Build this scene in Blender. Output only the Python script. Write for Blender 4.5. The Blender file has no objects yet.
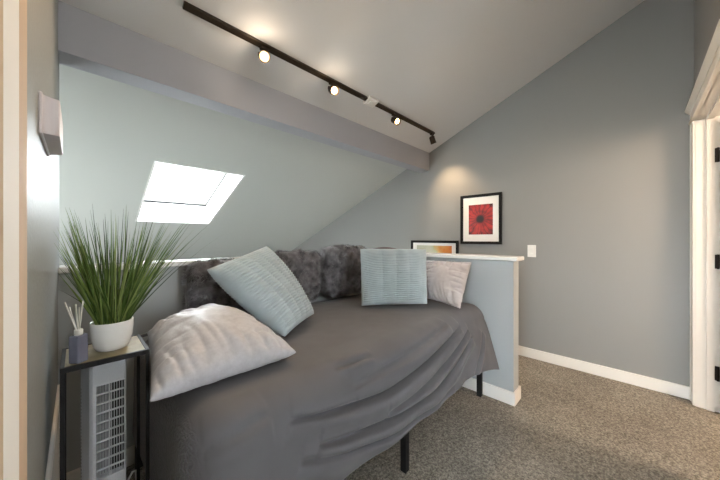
import bpy, bmesh, math, random
import numpy as np
from mathutils import Vector, Matrix, noise as mnoise

random.seed(7)
RNG = np.random.default_rng(11)
scene = bpy.context.scene
COL = scene.collection
PI = math.pi

# ------------------------------------------------------------------ materials
def new_mat(name):
    m = bpy.data.materials.new(name)
    m.use_nodes = True
    nt = m.node_tree
    b = nt.nodes['Principled BSDF']
    return m, nt, b

def N(nt, t, **kw):
    n = nt.nodes.new(t)
    for k, v in kw.items():
        setattr(n, k, v)
    return n

def mat(name, color, rough=0.5, metal=0.0, spec=0.5, vary=0.0, vscale=8.0, bump=0.0, bscale=200.0,
        sheen=0.0, coat=0.0, bdist=0.002, detail=3.0):
    m, nt, b = new_mat(name)
    b.inputs['Base Color'].default_value = (*color, 1)
    b.inputs['Roughness'].default_value = rough
    b.inputs['Metallic'].default_value = metal
    b.inputs['Specular IOR Level'].default_value = spec
    if sheen: b.inputs['Sheen Weight'].default_value = sheen
    if coat:
        b.inputs['Coat Weight'].default_value = coat
        b.inputs['Coat Roughness'].default_value = 0.15
    tc = N(nt, 'ShaderNodeTexCoord')
    if vary > 0:
        nz = N(nt, 'ShaderNodeTexNoise'); nz.inputs['Scale'].default_value = vscale
        nz.inputs['Detail'].default_value = detail
        nt.links.new(tc.outputs['Object'], nz.inputs['Vector'])
        cr = N(nt, 'ShaderNodeValToRGB')
        lo = tuple(max(0, c*(1-vary)) for c in color); hi = tuple(min(1, c*(1+vary)) for c in color)
        cr.color_ramp.elements[0].position = 0.3; cr.color_ramp.elements[1].position = 0.7
        cr.color_ramp.elements[0].color = (*lo, 1); cr.color_ramp.elements[1].color = (*hi, 1)
        nt.links.new(nz.outputs['Fac'], cr.inputs['Fac'])
        nt.links.new(cr.outputs['Color'], b.inputs['Base Color'])
    if bump > 0:
        nb = N(nt, 'ShaderNodeTexNoise'); nb.inputs['Scale'].default_value = bscale
        nb.inputs['Detail'].default_value = 2.0
        nt.links.new(tc.outputs['Object'], nb.inputs['Vector'])
        bp = N(nt, 'ShaderNodeBump'); bp.inputs['Strength'].default_value = bump
        bp.inputs['Distance'].default_value = bdist
        nt.links.new(nb.outputs['Fac'], bp.inputs['Height'])
        nt.links.new(bp.outputs['Normal'], b.inputs['Normal'])
    return m

def emit(name, color, strength):
    m, nt, b = new_mat(name)
    b.inputs['Base Color'].default_value = (*color, 1)
    b.inputs['Emission Color'].default_value = (*color, 1)
    b.inputs['Emission Strength'].default_value = strength
    return m

M = {}
M['wall'] = mat('grey_wall_paint', (.276, .277, .275), rough=.55, bump=.06, bscale=260, spec=.35)
M['half_wall'] = mat('skylight_tinted_half_wall_paint', (.40, .42, .432), rough=.55, bump=.06, bscale=260, spec=.35)  # lighter and bluer than the other walls, standing in for skylight on them
M['wall_gloss'] = mat('glossy_grey_wall_paint', (.26, .28, .285), rough=.46, bump=.5, bscale=70, spec=.2, bdist=.004)
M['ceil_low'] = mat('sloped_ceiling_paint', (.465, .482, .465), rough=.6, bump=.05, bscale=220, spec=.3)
M['ceil'] = mat('ceiling_paint', (.68, .675, .68), rough=.6, bump=.05, bscale=220, spec=.3)
M['beam'] = mat('beam_paint', (.35, .358, .395), rough=.5, bump=.05, bscale=240, spec=.35)
M['trim'] = mat('white_trim_paint', (.78, .755, .72), rough=.5, bump=.03, bscale=120)
M['cap'] = mat('white_cap_paint', (.80, .80, .79), rough=.22, bump=.03, bscale=60)
M['casing_white'] = mat('white_door_casing', (.88, .87, .85), rough=.75, spec=.15, bump=.03, bscale=120)
M['casing_cream'] = mat('cream_door_edge', (.60, .46, .34), rough=.75, spec=.15, vary=.06, vscale=9)  # tan bevels on both sides of the white casing
M['black'] = mat('black_metal', (.007, .007, .008), rough=.55, spec=.25, bump=.05, bscale=150)
M['bronze'] = mat('dark_bronze_track', (.035, .022, .012), rough=.35, metal=.6, bump=.03, bscale=120)
M['hinge'] = mat('black_hinge', (.015, .012, .011), rough=.4, metal=.7)
M['white_plastic'] = mat('white_plastic', (.78, .77, .75), rough=.35, vary=.02, vscale=20)
M['offwhite_plastic'] = mat('offwhite_plastic', (.66, .60, .61), rough=.42, vary=.02, vscale=20)
M['fan_plastic'] = mat('fan_grey_white_plastic', (.47, .475, .49), rough=.4, vary=.02, vscale=20)
M['fan_dark'] = mat('fan_dark_interior', (.02, .021, .023), rough=.7)
M['table_top'] = mat('tan_table_top', (.25, .215, .13), rough=.5, vary=.18, vscale=26, bump=.06, bscale=90)
M['pot'] = mat('white_ceramic', (.78, .77, .75), rough=.25, vary=.02, vscale=15, coat=.3)
M['soil'] = mat('dark_moss_soil', (.03, .035, .015), rough=.95, vary=.4, vscale=90, bump=.6, bscale=160)
M['bottle'] = mat('lilac_grey_glass', (.155, .16, .215), rough=.22, vary=.06, vscale=25, coat=.3)
M['reed'] = mat('white_reed', (.74, .72, .68), rough=.7, vary=.05, vscale=60)
M['picture_frame'] = mat('black_frame_wood', (.006, .006, .007), rough=.55, spec=.2, bump=.05, bscale=200)
M['mount'] = mat('white_picture_mount', (.82, .81, .79), rough=.7, vary=.015, vscale=30)
M['mattress'] = mat('white_mattress_ticking', (.6, .6, .6), rough=.8, vary=.05, vscale=40)

def carpet():
    m, nt, b = new_mat('taupe_carpet')
    tc = N(nt, 'ShaderNodeTexCoord')
    n1 = N(nt, 'ShaderNodeTexNoise'); n1.inputs['Scale'].default_value = 95; n1.inputs['Detail'].default_value = 4
    n1.inputs['Roughness'].default_value = .75
    n2 = N(nt, 'ShaderNodeTexNoise'); n2.inputs['Scale'].default_value = 3.2; n2.inputs['Detail'].default_value = 3
    vo = N(nt, 'ShaderNodeTexVoronoi'); vo.inputs['Scale'].default_value = 130
    for n in (n1, n2, vo): nt.links.new(tc.outputs['Object'], n.inputs['Vector'])
    cr = N(nt, 'ShaderNodeValToRGB')
    e = cr.color_ramp.elements
    e[0].position = .34; e[0].color = (.075, .066, .056, 1)
    e[1].position = .66; e[1].color = (.46, .425, .37, 1)
    k = cr.color_ramp.elements.new(.5); k.color = (.235, .215, .188, 1)
    nt.links.new(n1.outputs['Fac'], cr.inputs['Fac'])
    cr2 = N(nt, 'ShaderNodeValToRGB')
    cr2.color_ramp.elements[0].position = .3; cr2.color_ramp.elements[0].color = (.80, .79, .78, 1)
    cr2.color_ramp.elements[1].position = .7; cr2.color_ramp.elements[1].color = (1.12, 1.12, 1.1, 1)
    nt.links.new(n2.outputs['Fac'], cr2.inputs['Fac'])
    mx = N(nt, 'ShaderNodeMix', data_type='RGBA', blend_type='MULTIPLY')
    mx.inputs['Factor'].default_value = 1
    nt.links.new(cr.outputs['Color'], mx.inputs['A']); nt.links.new(cr2.outputs['Color'], mx.inputs['B'])
    nt.links.new(mx.outputs['Result'], b.inputs['Base Color'])
    b.inputs['Roughness'].default_value = .95
    b.inputs['Specular IOR Level'].default_value = .1
    b.inputs['Sheen Weight'].default_value = .15
    bp = N(nt, 'ShaderNodeBump'); bp.inputs['Strength'].default_value = .8; bp.inputs['Distance'].default_value = .012
    nt.links.new(n1.outputs['Fac'], bp.inputs['Height'])
    nt.links.new(bp.outputs['Normal'], b.inputs['Normal'])
    return m
M['carpet'] = carpet()

def weave(name, color, rough=.85, scale=900, bump=.25, vary=.05, vscale=6, sheen=.2, spec=.25):
    return mat(name, color, rough=rough, vary=vary, vscale=vscale, bump=bump, bscale=scale, sheen=sheen, spec=spec, bdist=.001)
M['cover'] = weave('charcoal_bedspread', (.112, .112, .124), rough=.72, scale=420, bump=.25, vary=.07, vscale=5, sheen=.12, spec=.3)
def quilt(m):
    nt = m.node_tree; b = nt.nodes['Principled BSDF']
    tc = N(nt, 'ShaderNodeTexCoord'); sp = N(nt, 'ShaderNodeSeparateXYZ'); nt.links.new(tc.outputs['Object'], sp.inputs[0])
    wv = N(nt, 'ShaderNodeTexWave'); wv.inputs['Scale'].default_value = 34; wv.inputs['Distortion'].default_value = 9
    wv.inputs['Detail'].default_value = 3; wv.inputs['Detail Scale'].default_value = 1.6
    nt.links.new(tc.outputs['Object'], wv.inputs['Vector'])
    # the quilted end panel only (the bed's left end)
    mk = N(nt, 'ShaderNodeMapRange'); mk.inputs['From Min'].default_value = -.955; mk.inputs['From Max'].default_value = -.985
    nt.links.new(sp.outputs['X'], mk.inputs['Value'])
    bp = N(nt, 'ShaderNodeBump'); bp.inputs['Distance'].default_value = .006
    st = math_n(nt, 'MULTIPLY', mk.outputs['Result'], .8); nt.links.new(st, bp.inputs['Strength'])
    nt.links.new(wv.outputs['Fac'], bp.inputs['Height'])
    old = [l for l in nt.links if l.to_socket == b.inputs['Normal']][0].from_socket
    nt.links.new(old, bp.inputs['Normal']); nt.links.new(bp.outputs['Normal'], b.inputs['Normal'])
M['pillow_white'] = weave('pale_satin', (.455, .455, .49), rough=.5, scale=130, bump=.45, vary=.07, vscale=60, sheen=.1, spec=.45)
M['pillow_blue'] = weave('pale_blue_plush', (.39, .465, .51), rough=.9, scale=260, bump=.3, vary=.06, vscale=12, sheen=.35, spec=.15)
M['pillow_pink'] = weave('silver_lavender_satin', (.43, .405, .42), rough=.42, scale=150, bump=.3, vary=.06, vscale=30, sheen=.1, spec=.5)
M['plum'] = weave('dark_plum_velvet', (.085, .06, .066), rough=.85, vary=.12, vscale=30, sheen=.3)

def fur_mat():
    m, nt, b = new_mat('charcoal_faux_fur')
    tc = N(nt, 'ShaderNodeTexCoord')
    n1 = N(nt, 'ShaderNodeTexNoise'); n1.inputs['Scale'].default_value = 20; n1.inputs['Detail'].default_value = 4
    nt.links.new(tc.outputs['Object'], n1.inputs['Vector'])
    cr = N(nt, 'ShaderNodeValToRGB')
    cr.color_ramp.elements[0].position = .32; cr.color_ramp.elements[0].color = (.06, .058, .066, 1)
    cr.color_ramp.elements[1].position = .7; cr.color_ramp.elements[1].color = (.27, .258, .28, 1)
    nt.links.new(n1.outputs['Fac'], cr.inputs['Fac'])
    nt.links.new(cr.outputs['Color'], b.inputs['Base Color'])
    b.inputs['Roughness'].default_value = .75
    b.inputs['Specular IOR Level'].default_value = .3
    b.inputs['Sheen Weight'].default_value = .5
    return m
M['fur'] = fur_mat()

def leaf_mat():
    m, nt, b = new_mat('grass_blade_green')
    tc = N(nt, 'ShaderNodeTexCoord')
    n1 = N(nt, 'ShaderNodeNewGeometry')
    cr = N(nt, 'ShaderNodeValToRGB')
    cr.color_ramp.elements[0].position = .0; cr.color_ramp.elements[0].color = (.016, .036, .008, 1)
    cr.color_ramp.elements[1].position = 1.; cr.color_ramp.elements[1].color = (.24, .31, .09, 1)
    k = cr.color_ramp.elements.new(.55); k.color = (.07, .14, .022, 1)
    nt.links.new(n1.outputs['Random Per Island'], cr.inputs['Fac'])
    nt.links.new(cr.outputs['Color'], b.inputs['Base Color'])
    b.inputs['Roughness'].default_value = .45
    b.inputs['Subsurface Weight'].default_value = 0
    return m
M['leaf'] = leaf_mat()

def glass_mat():
    m = bpy.data.materials.new('window_glass'); m.use_nodes = True
    nt = m.node_tree
    for n in list(nt.nodes):
        if n.type != 'OUTPUT_MATERIAL': nt.nodes.remove(n)
    out = [n for n in nt.nodes if n.type == 'OUTPUT_MATERIAL'][0]
    tr = N(nt, 'ShaderNodeBsdfTransparent'); tr.inputs['Color'].default_value = (.93, .96, .97, 1)
    gl = N(nt, 'ShaderNodeBsdfGlossy'); gl.inputs['Roughness'].default_value = .02
    lw = N(nt, 'ShaderNodeLayerWeight'); lw.inputs['Blend'].default_value = .5
    pw = N(nt, 'ShaderNodeMath', operation='POWER'); pw.inputs[1].default_value = 4.0
    nt.links.new(lw.outputs['Facing'], pw.inputs[0])
    ma = N(nt, 'ShaderNodeMath', operation='MULTIPLY_ADD'); ma.inputs[1].default_value = .5; ma.inputs[2].default_value = .03
    nt.links.new(pw.outputs[0], ma.inputs[0])
    mx = N(nt, 'ShaderNodeMixShader')
    nt.links.new(ma.outputs[0], mx.inputs['Fac'])
    nt.links.new(tr.outputs[0], mx.inputs[1]); nt.links.new(gl.outputs[0], mx.inputs[2])
    nt.links.new(mx.outputs[0], out.inputs['Surface'])
    return m
M['glass'] = glass_mat()

def math_n(nt, op, a, b=None, c=None):
    n = N(nt, 'ShaderNodeMath', operation=op)
    for i, v in enumerate((a, b, c)):
        if v is None: continue
        if isinstance(v, (int, float)): n.inputs[i].default_value = v
        else: nt.links.new(v, n.inputs[i])
    return n.outputs[0]

quilt(M['cover'])
def flower_mat():
    # object coordinates: the print lies in the Y/Z plane, origin at its centre
    m, nt, b = new_mat('red_flower_print')
    tc = N(nt, 'ShaderNodeTexCoord'); sp = N(nt, 'ShaderNodeSeparateXYZ')
    nt.links.new(tc.outputs['Object'], sp.inputs[0])
    y = math_n(nt, 'ADD', sp.outputs['Y'], -.004); z = math_n(nt, 'ADD', sp.outputs['Z'], -.004)
    r = math_n(nt, 'SQRT', math_n(nt, 'ADD', math_n(nt, 'MULTIPLY', y, y), math_n(nt, 'MULTIPLY', z, z)))
    th = math_n(nt, 'ARCTAN2', z, y)
    nz = N(nt, 'ShaderNodeTexNoise'); nz.inputs['Scale'].default_value = 9
    nt.links.new(tc.outputs['Object'], nz.inputs['Vector'])
    th2 = math_n(nt, 'ADD', th, math_n(nt, 'MULTIPLY', nz.outputs['Fac'], .5))
    pet = math_n(nt, 'ABSOLUTE', math_n(nt, 'SINE', math_n(nt, 'MULTIPLY', th2, 9)))
    pet2 = math_n(nt, 'ABSOLUTE', math_n(nt, 'SINE', math_n(nt, 'MULTIPLY', th2, 23)))
    v = math_n(nt, 'ADD', math_n(nt, 'MULTIPLY', pet, .6), math_n(nt, 'MULTIPLY', pet2, .4))
    cr = N(nt, 'ShaderNodeValToRGB')
    cr.color_ramp.elements[0].position = .05; cr.color_ramp.elements[0].color = (.10, .006, .008, 1)
    cr.color_ramp.elements[1].position = .7; cr.color_ramp.elements[1].color = (.47, .022, .016, 1)
    nt.links.new(v, cr.inputs['Fac'])
    # dark heart and dark ground beyond the petal tips
    cr2 = N(nt, 'ShaderNodeValToRGB')
    el = cr2.color_ramp.elements
    el[0].position = .0; el[0].color = (.02, .03, .03, 1)
    el[1].position = 1.0; el[1].color = (.30, .10, .12, 1)
    for p, c in ((.10, (.05, .055, .05, 1)), (.16, (.12, .03, .03, 1)), (.19, (.55, .5, .5, 1)), (.30, (1, 1, 1, 1)), (.82, (1, 1, 1, 1))):
        e = el.new(p); e.color = c
    rr = math_n(nt, 'ADD', math_n(nt, 'MULTIPLY', r, 5.2), math_n(nt, 'MULTIPLY', pet, -.07))
    nt.links.new(rr, cr2.inputs['Fac'])
    nb = N(nt, 'ShaderNodeTexNoise'); nb.inputs['Scale'].default_value = 16; nb.inputs['Detail'].default_value = 3
    nt.links.new(tc.outputs['Object'], nb.inputs['Vector'])
    v = math_n(nt, 'MULTIPLY', v, math_n(nt, 'MULTIPLY_ADD', nb.outputs['Fac'], 2.6, -.55))
    nt.links.new(v, cr.inputs['Fac'])
    mx = N(nt, 'ShaderNodeMix', data_type='RGBA', blend_type='MULTIPLY'); mx.inputs['Factor'].default_value = 1
    nt.links.new(cr.outputs['Color'], mx.inputs['A']); nt.links.new(cr2.outputs['Color'], mx.inputs['B'])
    nt.links.new(mx.outputs['Result'], b.inputs['Base Color'])
    b.inputs['Roughness'].default_value = .4
    return m
M['flower'] = flower_mat()

def landscape_mat():
    # print in the Y/Z plane: pale sky, green field, orange foliage on the near side
    m, nt, b = new_mat('orange_and_green_print')
    tc = N(nt, 'ShaderNodeTexCoord'); sp = N(nt, 'ShaderNodeSeparateXYZ')
    nt.links.new(tc.outputs['Object'], sp.inputs[0])
    nz = N(nt, 'ShaderNodeTexNoise'); nz.inputs['Scale'].default_value = 14; nz.inputs['Detail'].default_value = 4
    nt.links.new(tc.outputs['Object'], nz.inputs['Vector'])
    v = math_n(nt, 'ADD', math_n(nt, 'MULTIPLY', sp.outputs['Y'], -1.7), math_n(nt, 'MULTIPLY', nz.outputs['Fac'], .45))
    cr = N(nt, 'ShaderNodeValToRGB')
    el = cr.color_ramp.elements
    el[0].position = 0; el[0].color = (.45, .46, .36, 1)
    el[1].position = 1; el[1].color = (.30, .07, .015, 1)
    for p, c in ((.1, (.50, .50, .40, 1)), (.22, (.42, .44, .26, 1)), (.32, (.62, .38, .12, 1)), (.5, (.62, .22, .03, 1)), (.62, (.55, .16, .02, 1))):
        e = el.new(p); e.color = c
    nt.links.new(v, cr.inputs['Fac'])
    nt.links.new(cr.outputs['Color'], b.inputs['Base Color'])
    b.inputs['Roughness'].default_value = .45
    return m
M['landscape'] = landscape_mat()
M['bulb'] = emit('lit_warm_bulb', (1.0, .60, .25), 22)
M['dome'] = emit('lit_dome_glass', (1.0, .86, .68), 6)

# ------------------------------------------------------------------ mesh helpers
class MB:
    """collects shapes in world coordinates; build() links them as ONE object"""
    def __init__(s): s.v = []; s.f = []; s.sm = []
    def add(s, verts, faces, smooth=False):
        o = len(s.v)
        s.v += [tuple(map(float, p)) for p in verts]
        s.f += [tuple(int(i)+o for i in f) for f in faces]
        s.sm += [smooth]*len(faces)
        return s
    def box(s, x0, x1, y0, y1, z0, z1, bev=0.0, mtx=None, seg=2):
        bm = bmesh.new()
        bmesh.ops.create_cube(bm, size=1)
        for v in bm.verts:
            v.co = Vector(((x0+x1)/2+v.co.x*(x1-x0), (y0+y1)/2+v.co.y*(y1-y0), (z0+z1)/2+v.co.z*(z1-z0)))
        if bev > 0:
            bmesh.ops.bevel(bm, geom=list(bm.edges), offset=bev, segments=seg, profile=.5, affect='EDGES')
        return s.bm(bm, mtx)
    def bm(s, bm, mtx=None, smooth=False):
        if mtx is not None: bmesh.ops.transform(bm, matrix=mtx, verts=bm.verts)
        bm.verts.index_update()
        s.add([v.co[:] for v in bm.verts], [[v.index for v in f.verts] for f in bm.faces], smooth)
        bm.free()
        return s
    def tube(s, pts, r, n=10, cap=True, smooth=True):
        pts = [Vector(p) for p in pts]
        rs = r if isinstance(r, (list, tuple)) else [r]*len(pts)
        rings = []; ref = None
        for i, p in enumerate(pts):
            t = (pts[min(i+1, len(pts)-1)]-pts[max(i-1, 0)]).normalized()
            if ref is None:
                ref = Vector((0, 0, 1)) if abs(t.z) < .9 else Vector((1, 0, 0))
            a = (ref - t*ref.dot(t)).normalized(); ref = a
            b = t.cross(a)
            rings.append([p+(a*math.cos(2*PI*k/n)+b*math.sin(2*PI*k/n))*rs[i] for k in range(n)])
        vs = [v for rg in rings for v in rg]; fs = []
        for i in range(len(pts)-1):
            for k in range(n):
                fs.append((i*n+k, i*n+(k+1) % n, (i+1)*n+(k+1) % n, (i+1)*n+k))
        s.add(vs, fs, smooth)
        if cap:
            s.add(rings[0], [tuple(range(n))[::-1]]); s.add(rings[-1], [tuple(range(n))])
        return s
    def lathe(s, prof, c, n=40, axis=None, scale=1.0, smooth=True):
        """prof: (radius, height) list turned about the axis through c"""
        prof = [(r*scale, h*scale) for r, h in prof]
        ax = Vector(axis).normalized() if axis else Vector((0, 0, 1))
        ref = Vector((0, 0, 1)) if abs(ax.z) < .9 else Vector((1, 0, 0))
        a = (ref-ax*ref.dot(ax)).normalized(); b = ax.cross(a); c = Vector(c)
        vs = []; fs = []
        for r, h in prof:
            for k in range(n):
                vs.append(c+ax*h+(a*math.cos(2*PI*k/n)+b*math.sin(2*PI*k/n))*max(r, 1e-5))
        for i in range(len(prof)-1):
            for k in range(n):
                fs.append((i*n+k, i*n+(k+1) % n, (i+1)*n+(k+1) % n, (i+1)*n+k))
        return s.add(vs, fs, smooth)
    def prism(s, poly, y0, y1, axis='x'):
        """poly in the two other axes, extruded along axis"""
        n = len(poly); vs = []
        for e in (y0, y1):
            for p, q in poly:
                vs.append({'x': (e, p, q), 'y': (p, e, q), 'z': (p, q, e)}[axis])
        fs = [tuple(range(n))[::-1], tuple(range(n, 2*n))]
        for k in range(n): fs.append((k, (k+1) % n, n+(k+1) % n, n+k))
        return s.add(vs, fs)
    def build(s, name, m, parent=None, origin=None, recalc=True):
        if parent is not None:
            o0 = Vector(parent['_o'])
        elif origin is not None:
            o0 = Vector(origin)
        else:
            a = np.array(s.v)
            o0 = Vector(((a[:, 0].min()+a[:, 0].max())/2, (a[:, 1].min()+a[:, 1].max())/2, a[:, 2].min()))
        me = bpy.data.meshes.new(name)
        me.from_pydata([tuple(Vector(v)-o0) for v in s.v], [], s.f)
        me.polygons.foreach_set('use_smooth', s.sm)
        if recalc:
            bm = bmesh.new(); bm.from_mesh(me)
            bmesh.ops.recalc_face_normals(bm, faces=bm.faces); bm.to_mesh(me); bm.free()
        me.materials.append(m); me.update()
        ob = bpy.data.objects.new(name, me); COL.objects.link(ob)
        ob['_o'] = tuple(o0)
        if parent is not None: ob.parent = parent
        else: ob.location = o0
        return ob

def tag(o, label, cat, group=None):
    o['label'] = label; o['category'] = cat
    if group: o['group'] = group
    return o
def thing(name, loc, label, cat, group=None):
    o = bpy.data.objects.new(name, None); COL.objects.link(o)
    o.empty_display_size = .1; o.location = loc; o['_o'] = tuple(loc)
    return tag(o, label, cat, group)
def struct(mb, name, m, parent=None, label=None):
    o = mb.build(name, m, parent)
    if parent is None: o['kind'] = 'structure'
    if label: o['label'] = label
    return o

# ------------------------------------------------------------------ dimensions (metres)
XW, XE = -.062, 3.216       # left wall face, far (picture) wall face
YS, YN = -.302, 1.915       # door wall face, near face of the half wall and beam
XP = 2.21                   # bed-side face of the short half wall
def ceil_z(y): return 3.101-.413*y
SL = math.atan(.413)
NRM = Vector((0, math.sin(SL), math.cos(SL)))     # up, out of the ceiling
CEIL_END = 6.3
RIDGE = -1.2

# ------------------------------------------------------------------ room shell
f = MB()
f.box(-3.0, 3.34, -2.8, .98, -.12, 0)              # landing and room floor
f.box(-3.0, 2.33, .98, 1.95, -.12, 0)
struct(f, 'floor', M['carpet'])
st = MB()
for k in range(5):
    st.box(2.33, XE, .98+.25*k, .98+.25*(k+1)+(.0 if k < 4 else 4.2), -.19*(k+1)-.12, -.19*(k+1))
st.box(-1.7, 2.33, 2.035, 6.4, -1.07, -.95)
struct(st, 'floor_stairs', M['carpet'])

RF = lambda y: ceil_z(y)+.05
struct(MB().prism([(YS-.12, -1.2), (6.5, -1.2), (6.5, RF(6.5)), (YS-.12, RF(YS-.12))], XE, XE+.12, 'x'), 'wall_east', M['wall'])
struct(MB().box(-1.82, XE, 6.4, 6.5, -1.2, RF(6.5)), 'wall_north', M['wall'])
SY0, SY1, SZ0, SZ1 = 2.6, 4.1, -.3, 1.12
w = MB().prism([(1.95, -1.2), (SY0, -1.2), (SY0, RF(SY0)), (1.95, RF(1.95))], -1.82, -1.70, 'x').prism([(SY1, -1.2), (6.4, -1.2), (6.4, RF(6.4)), (SY1, RF(SY1))], -1.82, -1.70, 'x')
w.box(-1.82, -1.70, SY0, SY1, -1.2, SZ0).prism([(SY0, SZ1), (SY1, SZ1), (SY1, RF(SY1)), (SY0, RF(SY0))], -1.82, -1.70, 'x')
struct(w, 'wall_stairs_west', M['wall'])
struct(MB().box(-1.70, XW-.12, 2.035, 2.155, -1.2, RF(2.155)).box(-1.70, XP, 1.95, 2.034, -1.2, -.12), 'wall_stairs_south', M['wall'])
# left wall: solid beyond the door casing, wall over the door, and beyond it behind the viewer
w = MB().prism([(.40, 0), (2.06, 0), (2.06, RF(2.06)), (.40, RF(.40))], XW-.12, XW, 'x').box(XW-.12, XW, -.46, .40, 2.06, 4.2).box(XW-.12, XW, -2.8, -.46, 0, 4.2)
struct(w, 'wall_west', M['wall_gloss'])
# room beyond the left-hand doorway, with an unseen window added to light from the left
VY0, VY1, VZ0, VZ1 = -1.3, 1.1, .6, 2.2
w = MB().box(-3.12, -3.0, -2.8, VY0, 0, 2.6).box(-3.12, -3.0, VY1, 1.95, 0, 2.6).box(-3.12, -3.0, VY0, VY1, 0, VZ0).box(-3.12, -3.0, VY0, VY1, VZ1, 2.6)
w.box(-3.0, XW-.12, -2.92, -2.8, 0, 2.6).box(-3.0, XW-.12, 1.83, 1.95, 0, 2.6)
struct(w, 'wall_bedroom', M['trim'])
struct(MB().box(-3.0, XW-.12, -2.8, 1.83, 2.5, 2.6), 'ceiling_bedroom', M['ceil'])
w4 = thing('fill_window_4', (-3.06, (VY0+VY1)/2, VZ0), '', ''); del w4['label']; del w4['category']; w4['kind'] = 'structure'
fr = MB()
for a, b_, c, d in ((VY0, VY0+.05, VZ0, VZ1), (VY1-.05, VY1, VZ0, VZ1), (VY0, VY1, VZ0, VZ0+.05), (VY0, VY1, VZ1-.05, VZ1), ((VY0+VY1)/2-.02, (VY0+VY1)/2+.02, VZ0, VZ1)):
    fr.box(-3.10, -3.03, a, b_, c, d, .004)
fr.build('fill_window_frame', M['trim'], w4)
MB().box(-3.072, -3.066, VY0+.05, VY1-.05, VZ0+.05, VZ1-.05).build('fill_window_pane', M['glass'], w4)
# door wall on the right with its opening
DX0, DX1, DZ = 2.17, 3.112, 2.045
YSB = YS-.11
w = MB().box(DX1+.02, XE, YSB, YS, 0, 4.2).box(DX0-.02, DX1+.02, YSB, YS, DZ+.02, 4.2).box(1.55, DX0-.02, YSB, YS, 0, 4.2)
w.box(1.55, 1.66, -2.8, YSB, 0, 4.2)
struct(w, 'wall_south', M['wall'])
# wall behind the viewer; its window is added to bring in frontal daylight
WX0, WX1, WZ0, WZ1 = .3, .9, .95, 2.1
w = MB().box(-.18, WX0, -2.92, -2.8, 0, 4.2).box(WX1, 1.66, -2.92, -2.8, 0, 4.2)
w.box(WX0, WX1, -2.92, -2.8, 0, WZ0).box(WX0, WX1, -2.92, -2.8, WZ1, 4.2)
struct(w, 'wall_rear', M['wall'])
w2 = thing('fill_window_2', ((WX0+WX1)/2, -2.86, WZ0), '', ''); del w2['label']; del w2['category']; w2['kind'] = 'structure'
fr = MB()
for a, b_, c, d in ((WX0, WX0+.05, WZ0, WZ1), (WX1-.05, WX1, WZ0, WZ1), (WX0, WX1, WZ0, WZ0+.05), (WX0, WX1, WZ1-.05, WZ1), ((WX0+WX1)/2-.02, (WX0+WX1)/2+.02, WZ0, WZ1)):
    fr.box(a, b_, -2.9, -2.83, c, d, .004)
fr.build('fill_window_frame', M['trim'], w2)
MB().box(WX0+.05, WX1-.05, -2.872, -2.866, WZ0+.05, WZ1-.05).build('fill_window_pane', M['glass'], w2)
w3 = thing('fill_window_3', (-1.76, (SY0+SY1)/2, SZ0), '', ''); del w3['label']; del w3['category']; w3['kind'] = 'structure'  # window added out of view to brighten the slope from the stairwell
fr = MB()
for a, b_, c, d in ((SY0, SY0+.05, SZ0, SZ1), (SY1-.05, SY1, SZ0, SZ1), (SY0, SY1, SZ0, SZ0+.05), (SY0, SY1, SZ1-.05, SZ1)):
    fr.box(-1.80, -1.73, a, b_, c, d, .004)
fr.build('fill_window_frame', M['trim'], w3)
MB().box(-1.772, -1.766, SY0+.05, SY1-.05, SZ0+.05, SZ1-.05).build('fill_window_pane', M['glass'], w3)
# the room beyond the right-hand door
w = MB().box(1.66, XE+.12, -2.92, -2.8, 0, 2.6).box(XE, XE+.12, -2.8, YSB, 0, 2.6)
struct(w, 'wall_side_room', M['trim'])
struct(MB().box(1.66, XE, -2.8, YSB, 2.5, 2.6), 'ceiling_side_room', M['ceil'])

def slope_slab(mb, x0, x1, ya, yb, th=.14):
    a = Vector((0, ya, ceil_z(ya))); b = Vector((0, yb, ceil_z(yb)))
    poly = [(a.y, a.z), (b.y, b.z), (b.y, b.z+th), (a.y, a.z+th)]
    return mb.prism(poly, x0, x1, 'x')
u = MB(); slope_slab(u, -1.82, XE+.02, RIDGE, YN+.05)
u.prism([(RIDGE, ceil_z(RIDGE)), (RIDGE, ceil_z(RIDGE)+.14), (-2.95, 3.1+.14), (-2.95, 3.1)], -1.82, XE+.02, 'x')
struct(u, 'ceiling', M['ceil'])
# lower run of the slope, with the skylight opening
KX0, KX1, KY0, KY1 = .49, 1.247, 2.992, 4.112
l = MB()
LI = .021
slope_slab(l, -1.82, KX0-LI, YN+.05, CEIL_END+.2); slope_slab(l, KX1+LI, XE+.02, YN+.05, CEIL_END+.2)
slope_slab(l, KX0-LI, KX1+LI, YN+.05, KY0-LI); slope_slab(l, KX0-LI, KX1+LI, KY1+LI, CEIL_END+.2)
struct(l, 'ceiling_slope', M['ceil_low'])
# beam along the edge of the stairwell
BZ = 2.077
struct(MB().prism([(YN, BZ), (YN+.145, BZ), (YN+.145, ceil_z(YN+.145)+.02), (YN, ceil_z(YN)+.02)], -1.70, XE, 'x'), 'trim_1', M['beam'])

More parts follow.
